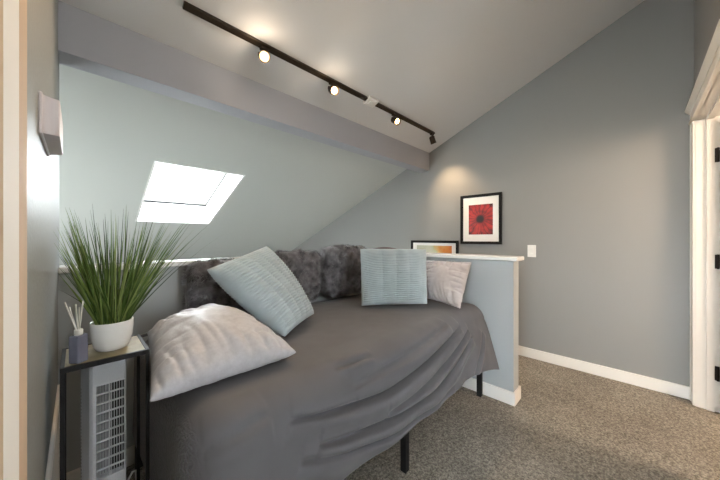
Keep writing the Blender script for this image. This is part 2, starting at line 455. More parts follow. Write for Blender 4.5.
# skylight
sk = thing('window_1', (KX0, KY0, ceil_z(KY0)), '', ''); del sk['label']; del sk['category']; sk['kind'] = 'structure'
P = lambda x, y, d: Vector((x, y, ceil_z(y)))+NRM*d
def shaft_wall(xa, ya, xb, yb, out, d0=0, d1=.36):
    a, b = P(xa, ya, d0), P(xb, yb, d0); a2, b2 = P(xa, ya, d1), P(xb, yb, d1); o = Vector(out)*.02
    return [a, b, b2, a2, a+o, b+o, b2+o, a2+o]
BF = [(0, 1, 2, 3), (4, 7, 6, 5), (0, 4, 5, 1), (1, 5, 6, 2), (2, 6, 7, 3), (3, 7, 4, 0)]
TAN = Vector((0, math.cos(SL), -math.sin(SL)))
sh = MB()
sh.add(shaft_wall(KX0, KY0, KX0, KY1, (-1, 0, 0)), BF); sh.add(shaft_wall(KX1, KY0, KX1, KY1, (1, 0, 0)), BF)
sh.add(shaft_wall(KX0-.02, KY0, KX1+.02, KY0, -TAN), BF); sh.add(shaft_wall(KX0-.02, KY1, KX1+.02, KY1, TAN), BF)
sh.build('shaft_lining', M['cap'], sk)
fr = MB()
def slope_box(mb, x0, x1, y0, y1, d0, d1):
    v = [P(x0, y0, d0), P(x1, y0, d0), P(x1, y1, d0), P(x0, y1, d0), P(x0, y0, d1), P(x1, y0, d1), P(x1, y1, d1), P(x0, y1, d1)]
    mb.add(v, [(0, 3, 2, 1), (4, 5, 6, 7), (0, 1, 5, 4), (1, 2, 6, 5), (2, 3, 7, 6), (3, 0, 4, 7)])
fw = .045
slope_box(fr, KX0, KX0+fw, KY0, KY1, .28, .34); slope_box(fr, KX1-fw, KX1, KY0, KY1, .28, .34)
slope_box(fr, KX0, KX1, KY0, KY0+fw, .28, .34); slope_box(fr, KX0, KX1, KY1-fw, KY1, .28, .34)
fr.build('skylight_frame', M['trim'], sk)
pn = MB(); slope_box(pn, KX0+fw, KX1-fw, KY0+fw, KY1-fw, .305, .312); pn.build('skylight_pane', M['glass'], sk)
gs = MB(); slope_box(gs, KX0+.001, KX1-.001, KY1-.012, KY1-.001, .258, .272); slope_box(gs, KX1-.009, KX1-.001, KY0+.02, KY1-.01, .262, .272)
gs.build('shade_line_strip', mat('dark_shade_line', (.02, .02, .022), rough=.7), sk)  # dark strips added to draw the frame's faint shading lines

# half walls with white caps and baseboards
CZ = 1.037
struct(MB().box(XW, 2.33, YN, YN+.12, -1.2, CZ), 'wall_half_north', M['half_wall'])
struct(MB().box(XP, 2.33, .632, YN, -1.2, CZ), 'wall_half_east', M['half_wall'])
c = MB().box(XW, 2.355, YN-.025, YN+.145, CZ, CZ+.03, .006)
struct(c, 'trim_2', M['cap'])
c = MB().box(XP-.028, 2.36, .600, YN-.025, CZ, CZ+.03, .006)
struct(c, 'trim_3', M['cap'])
def base(mb, x0, x1, y0, y1, h=.095):
    return mb.box(x0, x1, y0, y1, 0, h, .004)
struct(base(MB(), XW, XP, YN-.014, YN), 'baseboard_north', M['trim'])
b = MB(); base(b, XP-.014, XP, .618, YN-.014); base(b, XP, 2.344, .618, .632); base(b, 2.33, 2.344, .632, .98)
struct(b, 'baseboard_half_wall', M['trim'])
struct(base(MB(), XE-.014, XE, YS+.02, .98), 'baseboard_east', M['trim'])
struct(base(MB(), XW, XW+.014, .54, YN-.014), 'baseboard_west', M['trim'])
struct(base(MB(), 1.55, 2.05, YS, YS+.014), 'baseboard_south', M['trim'])

# right-hand doorway: jambs, casing, crowned head, open door on black hinges
j = MB()
j.box(DX1, DX1+.02, YSB-.002, YS+.004, 0, DZ+.02).box(DX0-.02, DX0, YSB-.002, YS+.004, 0, DZ+.02).box(DX0, DX1, YSB-.002, YS+.004, DZ, DZ+.02)
j.box(DX1-.012, DX1, YSB+.03, YSB+.065, 0, DZ).box(DX0, DX1, YSB+.03, YSB+.065, DZ-.012, DZ)
struct(j, 'trim_4', M['trim'])
cs = MB()
cs.box(DX1+.003, XE-.003, YS, YS+.018, 0, DZ+.005, .003).box(DX0-.09, DX0-.003, YS, YS+.018, 0, DZ+.005, .003)
cs.box(DX1+.075, XE-.003, YS+.018, YS+.023, 0, DZ+.005, .002)
struct(cs, 'trim_5', M['trim'])
hd = MB()
hd.box(1.985, XE-.003, YS, YS+.022, DZ+.005, DZ+.095, .002)
hd.prism([(YS, DZ+.075), (YS+.026, DZ+.075), (YS+.032, DZ+.083), (YS+.046, DZ+.098), (YS+.048, DZ+.108), (YS, DZ+.108)], 1.96, XE-.002, 'x')
hd.prism([(YS, DZ+.0), (YS+.028, DZ+.0), (YS+.030, DZ+.009), (YS+.024, DZ+.014), (YS, DZ+.014)], 1.975, XE-.002, 'x')
struct(hd, 'trim_6', M['trim'])
d1 = thing('door_1', (3.085, YSB-.44, 0), '', ''); del d1['label']; del d1['category']; d1['kind'] = 'structure'
lf = MB().box(3.066, 3.104, YSB-.80, YSB+.008, .015, DZ-.015, .003)
for z0, z1 in ((.2, .95), (1.1, 1.85)):
    lf.box(3.060, 3.068, YSB-.68, YSB-.12, z0, z1, .003)
lf.build('door_leaf', M['trim'], d1)
for z in (.27, 1.04, 1.775):
    MB().box(3.092, 3.1115, YSB+.008, YSB+.030, z-.048, z+.048, .002).tube([(3.093, YSB+.016, z-.05), (3.093, YSB+.016, z+.05)], .007, 10).build('hinge', M['hinge'], d1)

# left-hand door casing at the edge of the view
cs = MB()
cs.box(XW, XW+.018, .384, .478, 0, 2.15, .003)
struct(cs, 'trim_7', M['casing_white'])
cs = MB().prism([(XW, .478), (XW+.0178, .478), (XW+.0135, .60), (XW, .60)], 0, 2.15, 'z').prism([(XW-.10, .360), (XW+.0150, .370), (XW+.0178, .384), (XW-.10, .399)], 0, 2.15, 'z')
struct(cs, 'trim_8', M['casing_cream'])
d2 = thing('door_2', (XW-.06, -.03, 0), '', ''); del d2['label']; del d2['category']; d2['kind'] = 'structure'
MB().box(XW-.96, XW-.125, -.50, -.46, .01, 2.055, .003).build('door_leaf', M['trim'], d2)
MB().lathe([(.0, 0), (.026, 0), (.026, .006), (.012, .012), (.012, .03), (.026, .04), (.026, .055), (0, .062)], (XW-.89, -.46, .95), 24, (0, 1, 0)).build('door_knob', M['black'], d2)

# ------------------------------------------------------------------ wall-mounted things
def switch(y, z, label):
    o = thing('light_switch', (XE, y, z-.06), label, 'light switch')
    MB().box(XE-.006, XE, y-.037, y+.037, z-.06, z+.06, .0025).build('wall_plate', M['white_plastic'], o)
    MB().box(XE-.0085, XE-.005, y-.017, y+.017, z-.034, z+.034, .001).build('rocker', M['white_plastic'], o)
    MB().box(XE-.012, XE-.008, y-.013, y+.013, z-.030, z-.018, .001).build('slider', M['mount'], o)
switch(.752, 1.074, 'white wall light switch on grey wall right of the red flower picture')

def picture(name, x, y0, y1, z0, z1, fw, py0, py1, pz0, pz1, printmat, label, group=None, depth=.025):
    o = thing(name, (x, (y0+y1)/2, z0), label, 'picture')
    f = MB()
    # four mitred mouldings
    for side in range(4):
        ys = (y0, y1, y1, y0); zs = (z0, z0, z1, z1)
        iy = (y0+fw, y1-fw, y1-fw, y0+fw); iz = (z0+fw, z0+fw, z1-fw, z1-fw)
        k, n = side, (side+1) % 4
        v = [(x, ys[k], zs[k]), (x, ys[n], zs[n]), (x, iy[n], iz[n]), (x, iy[k], iz[k])]
        v += [(x-depth, a[1], a[2]) for a in v[:2]] + [(x-depth+.006, a[1], a[2]) for a in v[2:]]
        f.add(v, [(0, 1, 2, 3), (4, 7, 6, 5), (0, 4, 5, 1), (1, 5, 6, 2), (2, 6, 7, 3), (3, 7, 4, 0)])
    f.build('frame', M['picture_frame'], o)
    # mount as a ring, print behind it
    g = MB()
    a0, a1, b0, b1 = y0+fw-.002, y1-fw+.002, z0+fw-.002, z1-fw+.002
    for q in ((a0, py0, b0, b1), (py1, a1, b0, b1), (py0, py1, b0, pz0), (py0, py1, pz1, b1)):
        g.box(x-.012, x-.008, q[0], q[1], q[2], q[3])
    g.build('mount', M['mount'], o)
    pr = MB().box(-.0095+x, -.004+x, py0-.004, py1+.004, pz0-.004, pz1+.004)
    ob = pr.build('print', printmat, None, ((x, (py0+py1)/2, (pz0+pz1)/2)))
    ob.parent = o; ob.location = Vector(ob['_o'])-Vector(o['_o'])
    return o
picture('framed_picture', XE, 1.030, 1.487, 1.137, 1.699, .030, 1.122, 1.392, 1.245, 1.585, M['flower'],
        'black framed picture of a red flower with white mount on grey wall')
picture('framed_picture', XE, 1.517, 2.185, .68, 1.174, .030, 1.60, 2.10, .76, 1.110, M['landscape'],
        'black framed wide picture of orange and green colours, half hidden behind the low wall')

# off-white chime box on the left wall
o = thing('door_chime', (XW, 1.12, 1.442), 'off-white plastic chime box mounted high on the glossy grey left wall', 'wall box')
MB().box(XW-.001, XW+.006, .975, 1.235, 1.442, 1.540, .003).build('back_plate', M['offwhite_plastic'], o)
cv = MB()
prof = [(0.0, 1.0), (.006, .955), (.014, .925), (.021, .905), (.026, .895), (.0285, .875), (.029, .80)]
vs = []; fs = []
cy, cz, hy, hz = 1.110, 1.492, .125, .0455
for d, s_ in prof:
    for sy, sz in ((-1, -1), (1, -1), (1, 1), (-1, 1)):
        vs.append((XW+.004+d, cy+sy*hy*s_, cz+sz*hz*(1-(1-s_)*.4)))
for i in range(len(prof)-1):
    for k in range(4): fs.append((i*4+k, i*4+(k+1) % 4, (i+1)*4+(k+1) % 4, (i+1)*4+k))
fs.append(tuple(range((len(prof)-1)*4, len(prof)*4)))
cv.add(vs, fs); cv.build('cover', M['offwhite_plastic'], o)

# low white return-air panel on the left wall
o = thing('air_return_grille', (XW, 1.40, .10), 'low white air return grille on left wall beside the small black table', 'vent')
g = MB()
g.box(XW, XW+.010, .62, 1.86, .50, .54, .003).box(XW, XW+.010, .62, 1.86, .10, .14, .003).box(XW, XW+.010, .62, .66, .14, .50, .003).box(XW, XW+.010, 1.82, 1.86, .14, .50, .003)
g.build('frame', M['trim'], o)
s_ = MB()
for k in range(17):
    z = .15+k*.0206
    s_.add([(XW+.001, .655, z+.016), (XW+.001, 1.825, z+.016), (XW+.007, 1.825, z), (XW+.007, .655, z), (XW+.001, .655, z+.013), (XW+.001, 1.825, z+.013), (XW+.007, 1.825, z-.003), (XW+.007, .655, z-.003)],
           [(0, 1, 2, 3), (4, 7, 6, 5), (0, 4, 5, 1), (1, 5, 6, 2), (2, 6, 7, 3), (3, 7, 4, 0)])
s_.build('louvres', M['cap'], o)

# ------------------------------------------------------------------ track light
TY = 1.665
HS = 1.25        # size of the spotlight cans
def cz_(y): return ceil_z(y)
o = thing('track_light', (1.64, TY, cz_(TY)), 'long dark bronze ceiling track with four small lit spotlights', 'track light')
rot = Matrix.Translation((0, TY, cz_(TY))) @ Matrix.Rotation(-SL, 4, 'X')
MB().box(.385, 2.885, -.018, .018, -.020, 0, .002, rot).build('track', M['bronze'], o)
MB().box(1.755, 1.875, -.042, .042, -.026, .0, .004, rot).box(1.785, 1.845, -.024, .024, -.034, -.02, .004, rot).build('feed_canopy', M['white_plastic'], o)
heads = [(.826, (-.38, -.80, -.52), 14), (1.377, (-.22, -.84, -.50), 8), (2.149, (-.12, -.84, -.54), 8), (2.850, (.34, -.10, -.80), 13)]
for hx, aim, power in heads:
    A = Vector(aim).normalized()
    top = Vector((hx, TY, cz_(TY)-.018)); piv = top+Vector((0, -.004, -.034))
    h = MB()
    h.box(hx-.024, hx+.024, TY-.014, TY+.014, cz_(TY)-.034, cz_(TY)-.014, .003)
    h.tube([top, piv], .006, 10)
    c0 = piv+Vector((0, 0, -.022))-A*.026
    # open-ended can: outer shell, rim, inner reflector
    h.lathe([(0, -.004), (.016, -.002), (.022, .004), (.0245, .012), (.0255, .060), (.0268, .064), (.0255, .067), (.0215, .064), (.018, .044), (0, .040)], c0, 28, A, HS)
    hd_ = h.build('spot_head', M['bronze'], o)
    side = A.cross(Vector((0, 0, 1))).normalized()
    br = MB()
    br.tube([piv+side*.0, piv+side*.035+Vector((0, 0, -.004)), c0+A*.026+side*.035], .003, 8)
    br.build('bracket', M['bronze'], hd_)
    bu = MB().lathe([(0, .062), (.010, .061), (.017, .057), (.0185, .052), (.012, .046), (0, .044)], c0, 24, A, HS)
    bu.build('bulb', M['bulb'], hd_)
    ld = bpy.data.lights.new('spot_lamp', 'SPOT'); ld.energy = power; ld.color = (1, .70, .40)
    ld.spot_size = math.radians(84 if hx > 2.5 else 155); ld.spot_blend = 1.0; ld.shadow_soft_size = .018
    lo = bpy.data.objects.new('spot_lamp', ld); COL.objects.link(lo)
    if hx < 2:
        pd = bpy.data.lights.new('bulb_glow', 'POINT'); pd.energy = .55 if hx < 1 else .3; pd.color = (1, .80, .58); pd.shadow_soft_size = .02
        po = bpy.data.objects.new('bulb_glow', pd); COL.objects.link(po); po.location = c0+A*.115
    lo.location = c0+A*.10; lo.rotation_euler = A.to_track_quat('-Z', 'Y').to_euler()

# ------------------------------------------------------------------ side table, plant, diffuser, tower fan
TX0, TX1, TY0, TY1, TZ = -.036, .178, 1.208, 1.428, .813
o = thing('side_table', ((TX0+TX1)/2, (TY0+TY1)/2, 0), 'small black metal side table with tan top in the left corner', 'side table')
fr = MB()
t = .010
fr.box(TX0, TX1, TY0, TY0+t, TZ-.014, TZ+.002, .001).box(TX0, TX1, TY1-t, TY1, TZ-.014, TZ+.002, .001)
fr.box(TX0, TX0+t, TY0+t, TY1-t, TZ-.014, TZ+.002, .001).box(TX1-t, TX1, TY0+t, TY1-t, TZ-.014, TZ+.002, .001)
fr.build('top_frame', M['black'], o)
MB().box(TX0+t-.001, TX1-t+.001, TY0+t-.001, TY1-t+.001, TZ-.012, TZ, .001).build('tabletop', M['table_top'], o)
for x in (TX0, TX1-t):
    for y in (TY0, TY1-t):
        MB().box(x, x+t, y, y+t, 0, TZ-.014, .001).build('leg', M['black'], o)
for x in (TX0, TX1-t):
    MB().box(x+.002, x+t-.002, TY0+t, TY1-t, .03, .042, .001).build('stretcher', M['black'], o)
MB().box(TX0+t, TX1-t, TY1-t+.002, TY1-.002, .03, .042, .001).build('stretcher', M['black'], o)

# potted grass
PX, PY = .088, 1.318
o = thing('potted_grass', (PX, PY, TZ), 'green grass-like plant in a white round pot on small table', 'plant')
MB().lathe([(0, .0), (.034, 0), (.043, .004), (.050, .018), (.0555, .045), (.058, .075), (.0585, .096), (.0575, .099), (.0545, .098), (.0535, .085), (.05, .05), (0, .04)], (PX, PY, TZ), 56).build('pot', M['pot'], o)
sm = MB().lathe([(.0538, .082), (.04, .087), (.02, .09), (0, .0915)], (PX, PY, TZ), 40); sm.build('soil', M['soil'], o)
lv = MB()
for k in range(260):
    ang = random.uniform(0, 2*PI); rad = .040*math.sqrt(random.random())
    bx, by = PX+rad*math.cos(ang), PY+rad*math.sin(ang)
    lean_a = ang+random.uniform(-.7, .7)
    lean = min(.74, abs(random.gauss(.34, .23)))+.06*random.random()
    L = random.uniform(.27, .44)*(1-.12*lean)
    if random.random() < .22: L *= random.uniform(.55, .8)
    dx, dy = math.cos(lean_a)*lean, math.sin(lean_a)*lean
    bend = random.uniform(-.05, .22)
    lim = (bx-(XW+.014))/(L*(1+max(bend, 0)*1.1))
    if -dx > lim: dx = -lim*random.uniform(.55, 1)
    n = 9; pts = []
    for i in range(n+1):
        s = i/n
        hgt = L*s*(1-.10*s*s*lean)
        q = s*(1+bend*s*1.1)
        x = bx+dx*L*q; y = by+dy*L*q
        if x < XW+.012: x = XW+.012+.002*random.random()
        pts.append(Vector((x, y, TZ+.078+hgt)))
    wd = random.uniform(.0016, .0031)
    wa = random.uniform(0, PI)
    side = Vector((math.cos(wa), math.sin(wa), 0))*.7+Vector((.5, -.5, 0))
    side.normalize()
    out = Vector((-side.y, side.x, 0))
    vs = []; fs = []
    for i, p in enumerate(pts):
        s = i/n; ww = wd*(1-.92*s**2.2)*(.7+.6*min(1, s*4)*.5)
        vs += [p-side*ww, p+out*ww*.45, p+side*ww]
    for i in range(n):
        for c in range(2): fs.append((i*3+c, i*3+c+1, (i+1)*3+c+1, (i+1)*3+c))
    lv.add(vs, fs, True)
lv.build('foliage', M['leaf'], o, recalc=False)

# reed diffuser
QX, QY = .0035, 1.243
o = thing('reed_diffuser', (QX, QY, TZ), 'lilac-grey reed diffuser bottle with white reeds left of the plant', 'diffuser')
mt = Matrix.Translation((QX, QY, TZ)) @ Matrix.Rotation(.75, 4, 'Z')
MB().box(-.0165, .0165, -.0165, .0165, 0, .086, .0045, mt, 3).build('bottle', M['bottle'], o)
MB().lathe([(0, .085), (.0095, .085), (.0105, .088), (.0105, .101), (.009, .103), (.0055, .103), (.0055, .09), (0, .09)], (QX, QY, TZ), 24).build('collar', M['white_plastic'], o)
for dx, dy, l in ((-.030, .012, .19), (-.020, .006, .175), (-.006, -.004, .182), (.010, -.014, .192), (.002, .01, .17), (-.026, .002, .178)):
    b0 = Vector((QX-dx*.1, QY-dy*.1, TZ+.07)); e = Vector((QX+dx, QY+dy, TZ+l))
    MB().tube([b0, e], .0019, 8).build('reed', M['reed'], o)

# tower fan under the table
FX, FY, FZ = .079, 1.335, .775
o = thing('tower_fan', (FX, FY, 0), 'white tower fan with slatted grille standing under the small black table', 'fan')
yf_, yb_ = FY-.045, FY+.05
poly = [(FX-.042, yf_), (FX+.042, yf_), (FX+.046, yf_+.02), (FX+.046, yb_), (FX+.015, yb_+.012), (FX-.04, yb_+.012), (FX-.068, yb_-.004), (FX-.070, yb_-.025), (FX-.050, yf_+.008)]
gz0, gz1 = .385, .705
bd = MB()
inner = [(FX-.036, yf_), (FX+.040, yf_)]
bd.prism(poly, .05, gz0, 'z').prism(poly, gz1, FZ-.006, 'z')
pb = [(FX-.042, yf_), (FX-.036, yf_), (FX-.036, yf_+.03), (FX+.040, yf_+.03), (FX+.040, yf_), (FX+.042, yf_)] + poly[2:]
bd.prism(pb, gz0, gz1, 'z')
sc_ = [(FX+(x-FX)*.93, FY+(y-FY)*.93) for x, y in poly]
bd.prism(sc_, FZ-.006, FZ, 'z')
# raised vertical ribs above and below the grille
for k in range(12):
    x = FX-.036+k*.0069
    bd.box(x-.0012, x+.0012, yf_-.003, yf_, .06, gz0-.002); bd.box(x-.0012, x+.0012, yf_-.003, yf_, gz1+.002, FZ-.022)
bd.build('housing', M['fan_plastic'], o)
MB().box(FX-.036, FX+.040, yf_+.026, yf_+.030, gz0, gz1).build('grille_backing', M['fan_dark'], o)
gr = MB()
for k in range(11):
    z = gz0+k*(gz1-gz0)/10
    gr.box(FX-.037, FX+.041, yf_-.004, yf_+.003, z-.0022, z+.0022, .0008)
for k in range(12):
    x = FX-.036+k*.0069
    if k < 6: gr.add([(x-.004, yf_+.001, gz0), (x+.0026, yf_+.014, gz0), (x+.0026, yf_+.014, gz1), (x-.004, yf_+.001, gz1), (x-.004, yf_+.003, gz0), (x+.0026, yf_+.016, gz0), (x+.0026, yf_+.016, gz1), (x-.004, yf_+.003, gz1)], BF)
    else: gr.box(x-.0007, x+.0007, yf_, yf_+.008, gz0, gz1)
gr.box(FX-.037, FX-.034, yf_-.003, yf_+.004, gz0, gz1); gr.box(FX+.039, FX+.042, yf_-.003, yf_+.004, gz0, gz1); gr.box(FX-.001, FX+.002, yf_-.003, yf_+.004, gz0, gz1)
gr.build('grille', M['fan_plastic'], o)
sv = MB()
for k in range(34):
    z = .30+k*.0115
    sv.box(FX-.0695, FX-.0655, yb_-.030, yb_-.008, z, z+.005)
sv.build('side_vent', M['fan_dark'], o)
MB().lathe([(0, 0), (.092, 0), (.096, .006), (.094, .014), (.07, .026), (.045, .034), (.04, .055), (0, .055)], (FX, FY+.0, 0), 48).build('base', M['fan_plastic'], o)
MB().tube([(FX+.02, yb_+.01, .10), (FX+.035, yb_+.05, .11), (FX+.06, yb_+.10, .19), (FX+.085, yb_+.13, .215), (FX+.10, yb_+.15, .20), (FX+.105, yb_+.17, .10), (FX+.11, yb_+.19, .03), (FX+.09, yb_+.30, .012), (FX+.06, yb_+.42, .012)], .004, 10).build('power_cord', M['white_plastic'], o)

# ------------------------------------------------------------------ bed
ZT = .69
BX0, BX1, BYF, BYB = .205, 2.185, .84, 1.88
o = thing('daybed', ((BX0+BX1)/2, (BYF+BYB)/2, 0), 'black metal daybed frame along the low wall with square legs', 'bed')
fr = MB()
for a in ((BX0+.02, BX1-.01, BYF+.005, BYF+.035), (BX0+.02, BX1-.01, BYB-.03, BYB)): fr.box(a[0], a[1], a[2], a[3], .36, .42, .003)
for x in np.linspace(BX0+.03, BX1-.04, 11): fr.box(x, x+.03, BYF+.035, BYB-.03, .39, .415, .002)
fr.build('frame', M['black'], o)
for x in (BX0+.025, 1.193, 2.160):
    for y in (BYF-.002, BYB-.032):
        MB().box(x-.0165, x+.0165, y, y+.033, 0, .36, .002).build('leg', M['black'], o)
MB().box(BX0+.075, BX1-.02, BYF+.09, BYB-.02, .42, ZT-.03, .04, None, 4).build('mattress', M['mattress'], o)

# bedspread: perimeter lines run from the back of the bed over the edge and down to the hem
#COVER-BEGIN
X0C, XRC, YFC, YBC = .205, 2.198, .830, 1.83
RC, RE = .135, .115
def cover_base(ni=420, nt=90, na=16, nd=64):
    per = []       # (x, y, nx, ny, flare, hem)
    nl = int(ni*.24); nc = int(ni*.10); nf = ni-nl-nc
    for k in range(nl):
        q = k/nl; y = YBC+(YFC+RC-YBC)*q
        per.append((X0C, y, -1, 0))
    for k in range(nc):
        a = PI/2*k/nc
        per.append((X0C+RC-RC*math.cos(a), YFC+RC-RC*math.sin(a), -math.cos(a), -math.sin(a)))
    for k in range(nf):
        q = k/(nf-1)
        per.append((X0C+RC+(XRC-X0C-RC)*q, YFC, 0, -1))
    per = np.array(per)
    # travel along the perimeter
    d = np.r_[0, np.cumsum(np.hypot(np.diff(per[:, 0]), np.diff(per[:, 1])))]; d /= d[-1]
    i_corner = nl+nc
    spx = np.where(np.arange(ni) < i_corner, X0C+.01+.50*(np.arange(ni)/i_corner), 0)
    fr_ = (np.arange(ni)-i_corner)/(ni-1-i_corner)
    spx = np.where(np.arange(ni) >= i_corner, X0C+.51+(XRC-X0C-.51)*fr_, spx)
    x, y, nx, ny = per.T
    front = np.clip((np.arange(ni)-nl)/nc, 0, 1)
    flare = .008*(1-front)+front*(.055+.055*np.clip((x-1.75)/.45, 0, 1)**1.5)
    flare = flare+.03*np.sin(PI*np.clip((np.arange(ni)-nl)/nc, 0, 1))
    hem = .22*(1-front)+front*(.315-.035*np.clip((x-.3)/1.6, 0, 1)-.05*np.clip((x-1.95)/.25, 0, 1)**1.5)
    rows = []
    ex, ey = x-nx*RE, y-ny*RE
    for j in range(nt):
        t = j/nt
        rows.append(np.c_[spx+(ex-spx)*t, YBC+(ey-YBC)*t, np.full(ni, ZT)+.012*np.sin(PI*min(1, t*1.1))-.006*t])
    for j in range(na):
        a = PI/2*.93*j/na
        rows.append(np.c_[ex+nx*RE*math.sin(a), ey+ny*RE*math.sin(a), np.full(ni, ZT-.006-RE*(1-math.cos(a)))])
    a = PI/2*.93
    sx, sy, sz = ex+nx*RE*math.sin(a), ey+ny*RE*math.sin(a), ZT-.006-RE*(1-math.cos(a))
    for j in range(nd+1):
        t = j/nd
        fl = flare*(t**.85)
        rows.append(np.c_[sx+nx*fl, sy+ny*fl, sz+(hem-sz)*t])
    return np.stack(rows, 1), nt, na, nd, front      # (ni, nj, 3)
#COVER-END

def grid_normals(V):
    du = np.gradient(V, axis=0); dv = np.gradient(V, axis=1)
    n = np.cross(du, dv); n /= np.linalg.norm(n, axis=2, keepdims=True)+1e-12
    return n

# fold lines on the spread, in world coordinates: (points, groove depth, ridge height, ridge width)
#FOLDS-BEGIN
FOLDS = [
    ([(0.494, 0.832, 0.592), (0.595, 0.823, 0.556), (0.709, 0.819, 0.539), (0.977, 0.811, 0.498), (1.246, 0.815, 0.514), (1.527, 0.823, 0.554), (1.802, 0.838, 0.612)], 0.0297, 0.035, 0.0345),
    ([(0.957, 0.797, 0.424), (1.165, 0.796, 0.417), (1.453, 0.803, 0.449), (1.702, 0.814, 0.507), (1.896, 0.827, 0.572)], 0.0216, 0.025, 0.0253),
    ([(0.595, 0.804, 0.466), (0.696, 0.799, 0.44), (0.897, 0.793, 0.402), (1.152, 0.789, 0.377), (1.427, 0.788, 0.368), (1.715, 0.8, 0.433), (1.93, 0.813, 0.52)], 0.027, 0.035, 0.0368),
    ([(0.789, 0.832, 0.592), (1.125, 0.835, 0.602), (1.393, 0.843, 0.622), (1.668, 0.868, 0.655)], 0.0135, 0.0225, 0.0368),
    ([(0.749, 0.885, 0.667), (0.823, 0.876, 0.661), (0.883, 0.876, 0.661), (0.957, 0.868, 0.655)], 0.0135, 0.015, 0.0207),
    ([(0.521, 0.801, 0.45), (0.682, 0.791, 0.393), (0.964, 0.78, 0.327), (1.292, 0.778, 0.307), (1.594, 0.781, 0.319)], 0.0135, 0.0225, 0.0345),
    ([(2.091, 0.807, 0.516), (2.017, 0.789, 0.437), (1.93, 0.776, 0.351), (1.883, 0.767, 0.28)], 0.0162, 0.025, 0.023),
    ([(0.252, 0.87, 0.602), (0.331, 0.843, 0.622), (0.441, 0.848, 0.631)], 0.0081, 0.0175, 0.046),
]
#FOLDS-END

def fold_disp(V):
    flat = V.reshape(-1, 3); out = np.zeros(len(flat))
    for pts, groove, ridge, wid in FOLDS:
        pts = np.array(pts, float)
        # resample smoothly
        d = np.r_[0, np.cumsum(np.linalg.norm(np.diff(pts, axis=0), axis=1))]
        q = np.linspace(0, d[-1], 60)
        cur = np.c_[[np.interp(q, d, pts[:, k]) for k in range(3)]].T
        for _ in range(10): cur[1:-1] = (cur[:-2]+2*cur[1:-1]+cur[2:])/4
        D = np.linalg.norm(flat[:, None, :]-cur[None], axis=2)
        i = D.argmin(1); dist = D[np.arange(len(flat)), i]
        near = cur[i]; tpos = i/59
        # below the line (towards the hem) counts as positive
        tang = np.gradient(cur, axis=0); tang /= np.linalg.norm(tang, axis=1, keepdims=True)
        down = np.array([0, -.75, -.65])
        perp = down-(tang@down)[:, None]*tang; perp /= np.linalg.norm(perp, axis=1, keepdims=True)
        dv = flat-near
        along = (dv*tang[i]).sum(1)
        inner = (i > 0) & (i < 59)
        dist = np.where(inner, np.sqrt(np.maximum(dist**2-along**2, 0)), dist)
        step = d[-1]/59
        tpos = np.clip(tpos+np.where(inner, along, 0)/d[-1], 0, 1)
        sd = np.sign((dv*perp[i]).sum(1))*dist
        ends = (tpos > 0) & (tpos < 1)
        taper = np.clip(np.sin(PI*np.clip(tpos, .0, 1))**.4, 0, 1)
        g = -groove*np.exp(-(sd/.0085)**2)
        r = ridge*np.exp(-((sd-wid*.75)/wid)**2)*(sd > 0)*np.clip(sd/.012, 0, 1)
        r2 = ridge*.55*np.exp(-((sd+wid*.9)/(wid*1.3))**2)*(sd < 0)*np.clip(-sd/.02, 0, 1)
        out += taper*(g+r+r2)
    return out.reshape(V.shape[:2])

V, nt_, na_, nd_, frontw = cover_base()
nrm = grid_normals(V)
if nrm[200, 10, 2] < 0: nrm = -nrm
ni, nj = V.shape[:2]
disp = fold_disp(V)
# soft unevenness, and loose waves towards the hem
for i in range(ni):
    for j in range(nj):
        p = V[i, j]
        v = Vector((p[0]*3.1, p[1]*3.1, p[2]*3.1))
        disp[i, j] += .006*mnoise.noise(v)+.0016*mnoise.noise(v*5)
jj = np.clip((np.arange(nj)-nt_-na_)/nd_, 0, 1)
ii = np.arange(ni)[:, None]
left = 1-frontw[:, None]
wave = (.009*np.sin(ii*.115+1.2*np.sin(ii*.021))+.005*np.sin(ii*.061+1.0))
disp += wave*(jj[None, :]**1.3)*(.75-.45*left)
disp[-14:, :] *= np.linspace(1, .2, 14)[:, None]
V2 = V+nrm*disp[..., None]
V2[..., 0] = np.minimum(V2[..., 0], XP-.016)
bed = MB()
idx = np.arange(ni*nj).reshape(ni, nj)
q = np.stack([idx[:-1, :-1], idx[1:, :-1], idx[1:, 1:], idx[:-1, 1:]], -1).reshape(-1, 4)
bed.add(V2.reshape(-1, 3), q, True)
cv = bed.build('bedspread', M['cover'], None, (1.2, 1.3, .25))
tag(cv, 'charcoal grey bedspread draped in folds over the daybed', 'bedspread')
sol = cv.modifiers.new('thickness', 'SOLIDIFY'); sol.thickness = .004; sol.offset = -1

